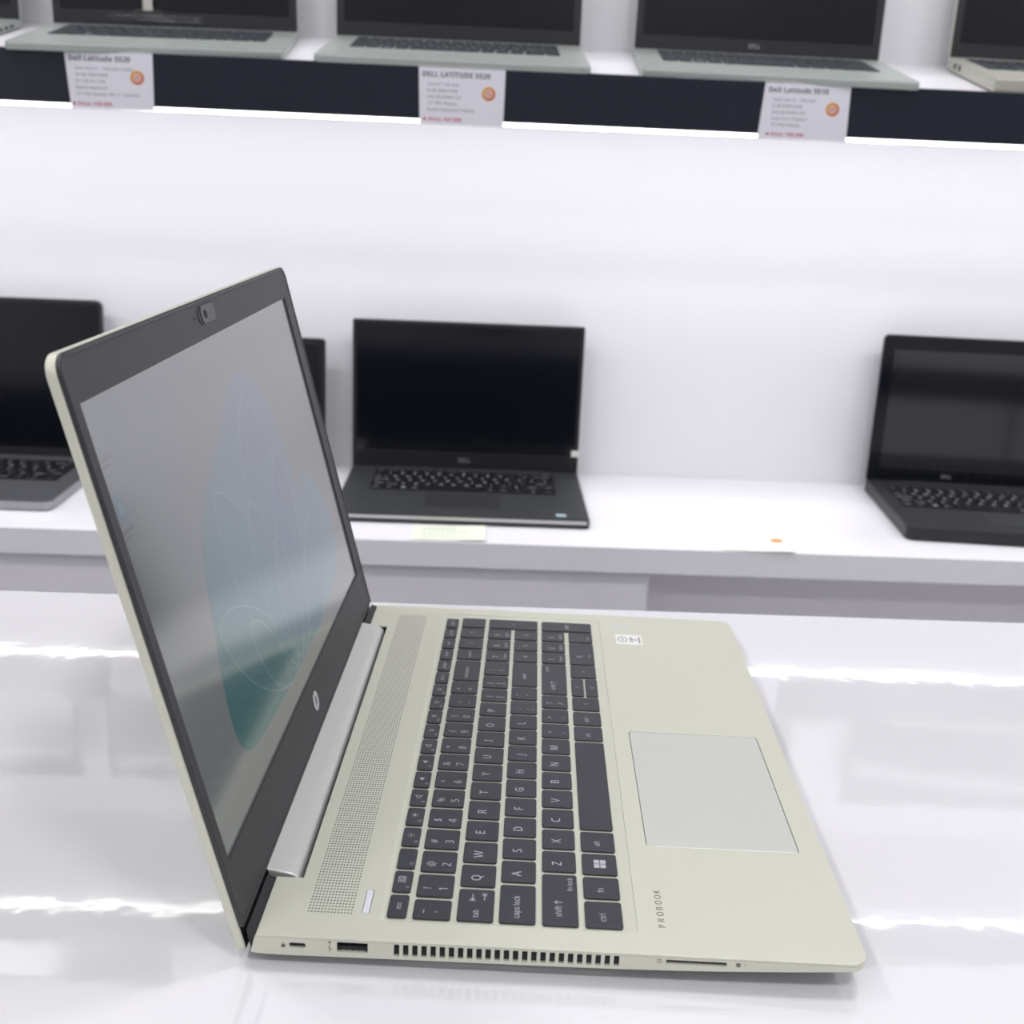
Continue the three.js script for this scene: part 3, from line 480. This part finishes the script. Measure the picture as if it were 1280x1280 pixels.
// sloping shelf
const UPY = z => 0.375 + 0.060 + (-(z) + (SF - 0.012)) * Math.tan(TILT);
const upper = (o) => displayLaptop({ th: 0.011, r: 0.007, lean: 0.05, slope: TILT, bez: [0.012, 0.012, 0.020], sideMat: paleSilver, deckMat: paleSilver, lidMat: paleSilver, keyMat: greyKeys, scrMat: greyScreen, trayMat: paleSilver, hingeMat: M.blackPlastic, ...o });
const HZ = -1.286, HY = UPY(-1.286) + 0.0006;
upper({ label: 'pale laptop at the left end of the sloping shelf, ports along its side', pos: [-0.752, HY, HZ], turn: 0.05, w: 0.36, d: 0.215, lh: 0.222, kw: 0.290, kz: 0.024, pw: 0.1, portsRight: 4 });
upper({ label: 'pale silver laptop with a clear security clamp on its hinge', pos: [-0.3555, HY, HZ], turn: 0.07, w: 0.333, d: 0.214, lh: 0.214, kw: 0.276, kz: 0.026, pw: 0.1 });
upper({ label: 'pale silver laptop with a small white tag on its dark screen', pos: [0.035, HY, HZ], turn: 0.0, w: 0.342, d: 0.214, lh: 0.214, kw: 0.276, kz: 0.024, pw: 0.1 });
upper({ label: 'pale silver laptop above the right-hand price card, between two laptops', pos: [0.4530, HY, HZ], turn: -0.05, w: 0.345, d: 0.214, lh: 0.214, kw: 0.285, kz: 0.024, pw: 0.1, logo: 'DELL' });
upper({ label: 'warm silver laptop with full keyboard at the right end of the sloping shelf', pos: [0.909, HY, HZ], turn: -0.075, w: 0.358, d: 0.218, th: 0.018, lh: 0.222, kw: 0.33, kz: 0.030, pw: 0.1, sideMat: warmSilver, deckMat: warmSilver, lidMat: warmSilver, ports: 2 });
// top shelf, seen mirrored in the table
const HY2 = HY + SHELF_BOTTOM[1] - SHELF_BOTTOM[0];
[[-0.62, 0.36], [-0.15, 0.34], [0.62, 0.36]].forEach(([x, w]) => upper({ label: 'pale silver laptop on the topmost sloping shelf', group: 'laptops on the topmost shelf', pos: [x, HY2, HZ], w, d: 0.214, lh: 0.214, kw: 0.29, kz: 0.024, pw: 0.1 }));

// clear security clamp and its strap, small white tag on a screen
{
  const z = HZ + 0.012, y = HY + 0.0145;
  const c = thing('security_clamp', 'clear plastic security clamp on the hinge of a pale laptop', 'clamp', [-0.392, y, z]);
  mesh('bar', rbox(-0.055, 0.075, 0.002, 0.010, -0.004, 0.006, 0.002), M.clear, c);
  mesh('block', rbox(-0.018, 0.022, 0.008, 0.017, -0.005, 0.007, 0.002), M.clear, c);
  mesh('strap', rbox(-0.006, 0.007, 0.015, 0.20, -0.002, 0.001, 0.0008), mat([0.55, 0.52, 0.47], { roughness: 0.3 }), c);
  tag(mesh('tag', rbox(-0.006, 0.006, -0.007, 0.007, -0.0006, 0.0006, 0.0004), M.whiteTag), 'tiny white tag stuck low on a dark screen', 'tag').position.set(0.068, 0.516, -1.2925);
}

// ------------------------------------------------------------------ price cards
function cardTex(title, lines, price) {
  return canvasTex(640, 400, (g, w, h) => {
    g.fillStyle = '#e9e8ee'; g.fillRect(0, 0, w, h); g.textBaseline = 'alphabetic';
    g.fillStyle = '#34363c'; g.font = 'bold 52px sans-serif'; g.fillText(title, 26, 66);
    g.font = '31px sans-serif'; lines.forEach((t, i) => { g.fillStyle = '#44474e'; g.fillText('\u2713', 34, 128 + i * 45); g.fillStyle = '#6a6d75'; g.fillText(t, 66, 128 + i * 45); });
    g.fillStyle = '#c0435a'; g.font = 'bold 38px sans-serif'; g.beginPath(); g.arc(48, 366, 11, 0, 7); g.fill(); g.fillText(price, 74, 380);
    const a = g.createLinearGradient(480, 120, 560, 220); a.addColorStop(0, '#e8b92e'); a.addColorStop(1, '#c4562f'); g.strokeStyle = a; g.lineWidth = 20; g.beginPath(); g.arc(520, 172, 40, 0, 7); g.stroke();
    g.fillStyle = '#d9a7a0'; g.beginPath(); g.arc(520, 172, 26, 0, 7); g.fill();
  });
}
function card(label, tex, x, roll, skew) {
  const w = 0.107, h = 0.0655, hb = 0.012, g = thing('price_card', label, 'price card', [x, SHELF_BOTTOM[0] + 0.0605, SF + 0.0008]);
  const shape = new THREE.Shape(); shape.moveTo(0, 0); shape.lineTo(w, 0); shape.lineTo(w - skew * 0.4, -h); shape.lineTo(skew, -h); shape.closePath();
  const geo = plate(shape, 0.0007, 0), p = geo.attributes.position, uv = geo.attributes.uv; for (let i = 0; i < p.count; i++) uv.setXY(i, p.getX(i) / w, 1 + p.getY(i) / h);
  const m = mesh('card_face', geo, mat([0.92, 0.92, 0.92], { map: tex, roughness: 0.3 }), g); m.rotation.z = roll;
  mesh('card_fold', box(0, w, 0.0008, 0.0014, -hb, 0.0006).rotateX(0.0), M.whiteTag, g).rotation.z = roll;
  return g;
}
card('white price card under the clamped laptop, reading 5520 in its heading', cardTex('Dell Latitude 5520', ['Intel Core i7 - 11th Gen 3.0GHz', '16 GB DDR4 RAM', '512 GB M.2 SSD', 'Backlit Keyboard', '15" FHD Display, Win 11 Licensed'], 'Price: 139,999'), -0.4385, 0.006, 0.004);
card('white price card with an all-capitals heading on the navy shelf band', cardTex('DELL LATITUDE 5520', ['Core i5 11th Gen', '8 GB DDR4 RAM', '256 GB NVMe SSD', '15" FHD Display', 'Backlit Keyboard Original'], 'Price: 107,999'), -0.0065, 0.0, 0.002);
card('white price card reading 5510 in its heading on the navy band', cardTex('Dell Latitude 5510', ['Intel Core i5 - 10th Gen', '8 GB DDR4 RAM', '256 GB NVMe SSD', 'Dual Core Graphics', '15" FHD Display'], 'Price: 109,999'), 0.4235, 0.0, -0.004);

// cards lying on the low shelf
{
  // print too blurred to read: pale rows only
  const rows = (g, c) => { g.fillStyle = c; for (let i = 0; i < 5; i++) for (let x = 66; x < 300 + 90 * ((i * 7) % 3) * 0.5;) { const l = 14 + 30 * rnd(); g.fillRect(x, 60 + i * 48, l, i ? 14 : 26); x += l + 9; } };
  const t = canvasTex(512, 320, (g, w, h) => { g.fillStyle = '#eef0df'; g.fillRect(0, 0, w, h); rows(g, '#b9ceb2'); });
  const t2 = canvasTex(512, 320, (g, w, h) => { g.fillStyle = '#eef0e4'; g.fillRect(0, 0, w, h); rows(g, '#bccab8'); g.fillStyle = '#d8913a'; g.beginPath(); g.ellipse(420, 90, 46, 42, 0, 0, 7); g.fill(); });
  const bent = (w, d) => {                                             // thin sheet with a slight curl at its front edge
    const s = new THREE.Shape(), n = 10, c = (k) => 0.0004 + 0.0035 * Math.pow(Math.max(0, k - 0.35) / 0.65, 2) * (0.4 + 0.6 * Math.sin(k * 3));
    for (let i = 0; i <= n; i++) { const k = i / n; i ? s.lineTo(k * w, c(k)) : s.moveTo(0, c(0)); } for (let i = n; i >= 0; i--) s.lineTo(i / n * w, c(i / n) + 0.0006); s.closePath();
    const g = plate(s, d, 0), p = g.attributes.position, uv = g.attributes.uv; for (let i = 0; i < p.count; i++) uv.setXY(i, p.getX(i) / w, 1 - p.getZ(i) / d); return g;
  };
  const a = mesh('price_card', bent(0.098, 0.062), mat([1, 1, 1], { map: t, roughness: 0.4 })); a.position.set(-0.002, LOW, -1.050); tag(a, 'pale price card lying on the low shelf before the silver-edged black laptop', 'price card');
  const b = mesh('price_card', bent(0.098, 0.062), mat([1, 1, 1], { map: t2, roughness: 0.4 })); b.position.set(0.412, LOW, -1.050); b.rotation.y = -0.05; tag(b, 'pale price card with an orange spot lying on the low shelf\u2019s front edge', 'price card');
}

renderer.render(scene, camera);
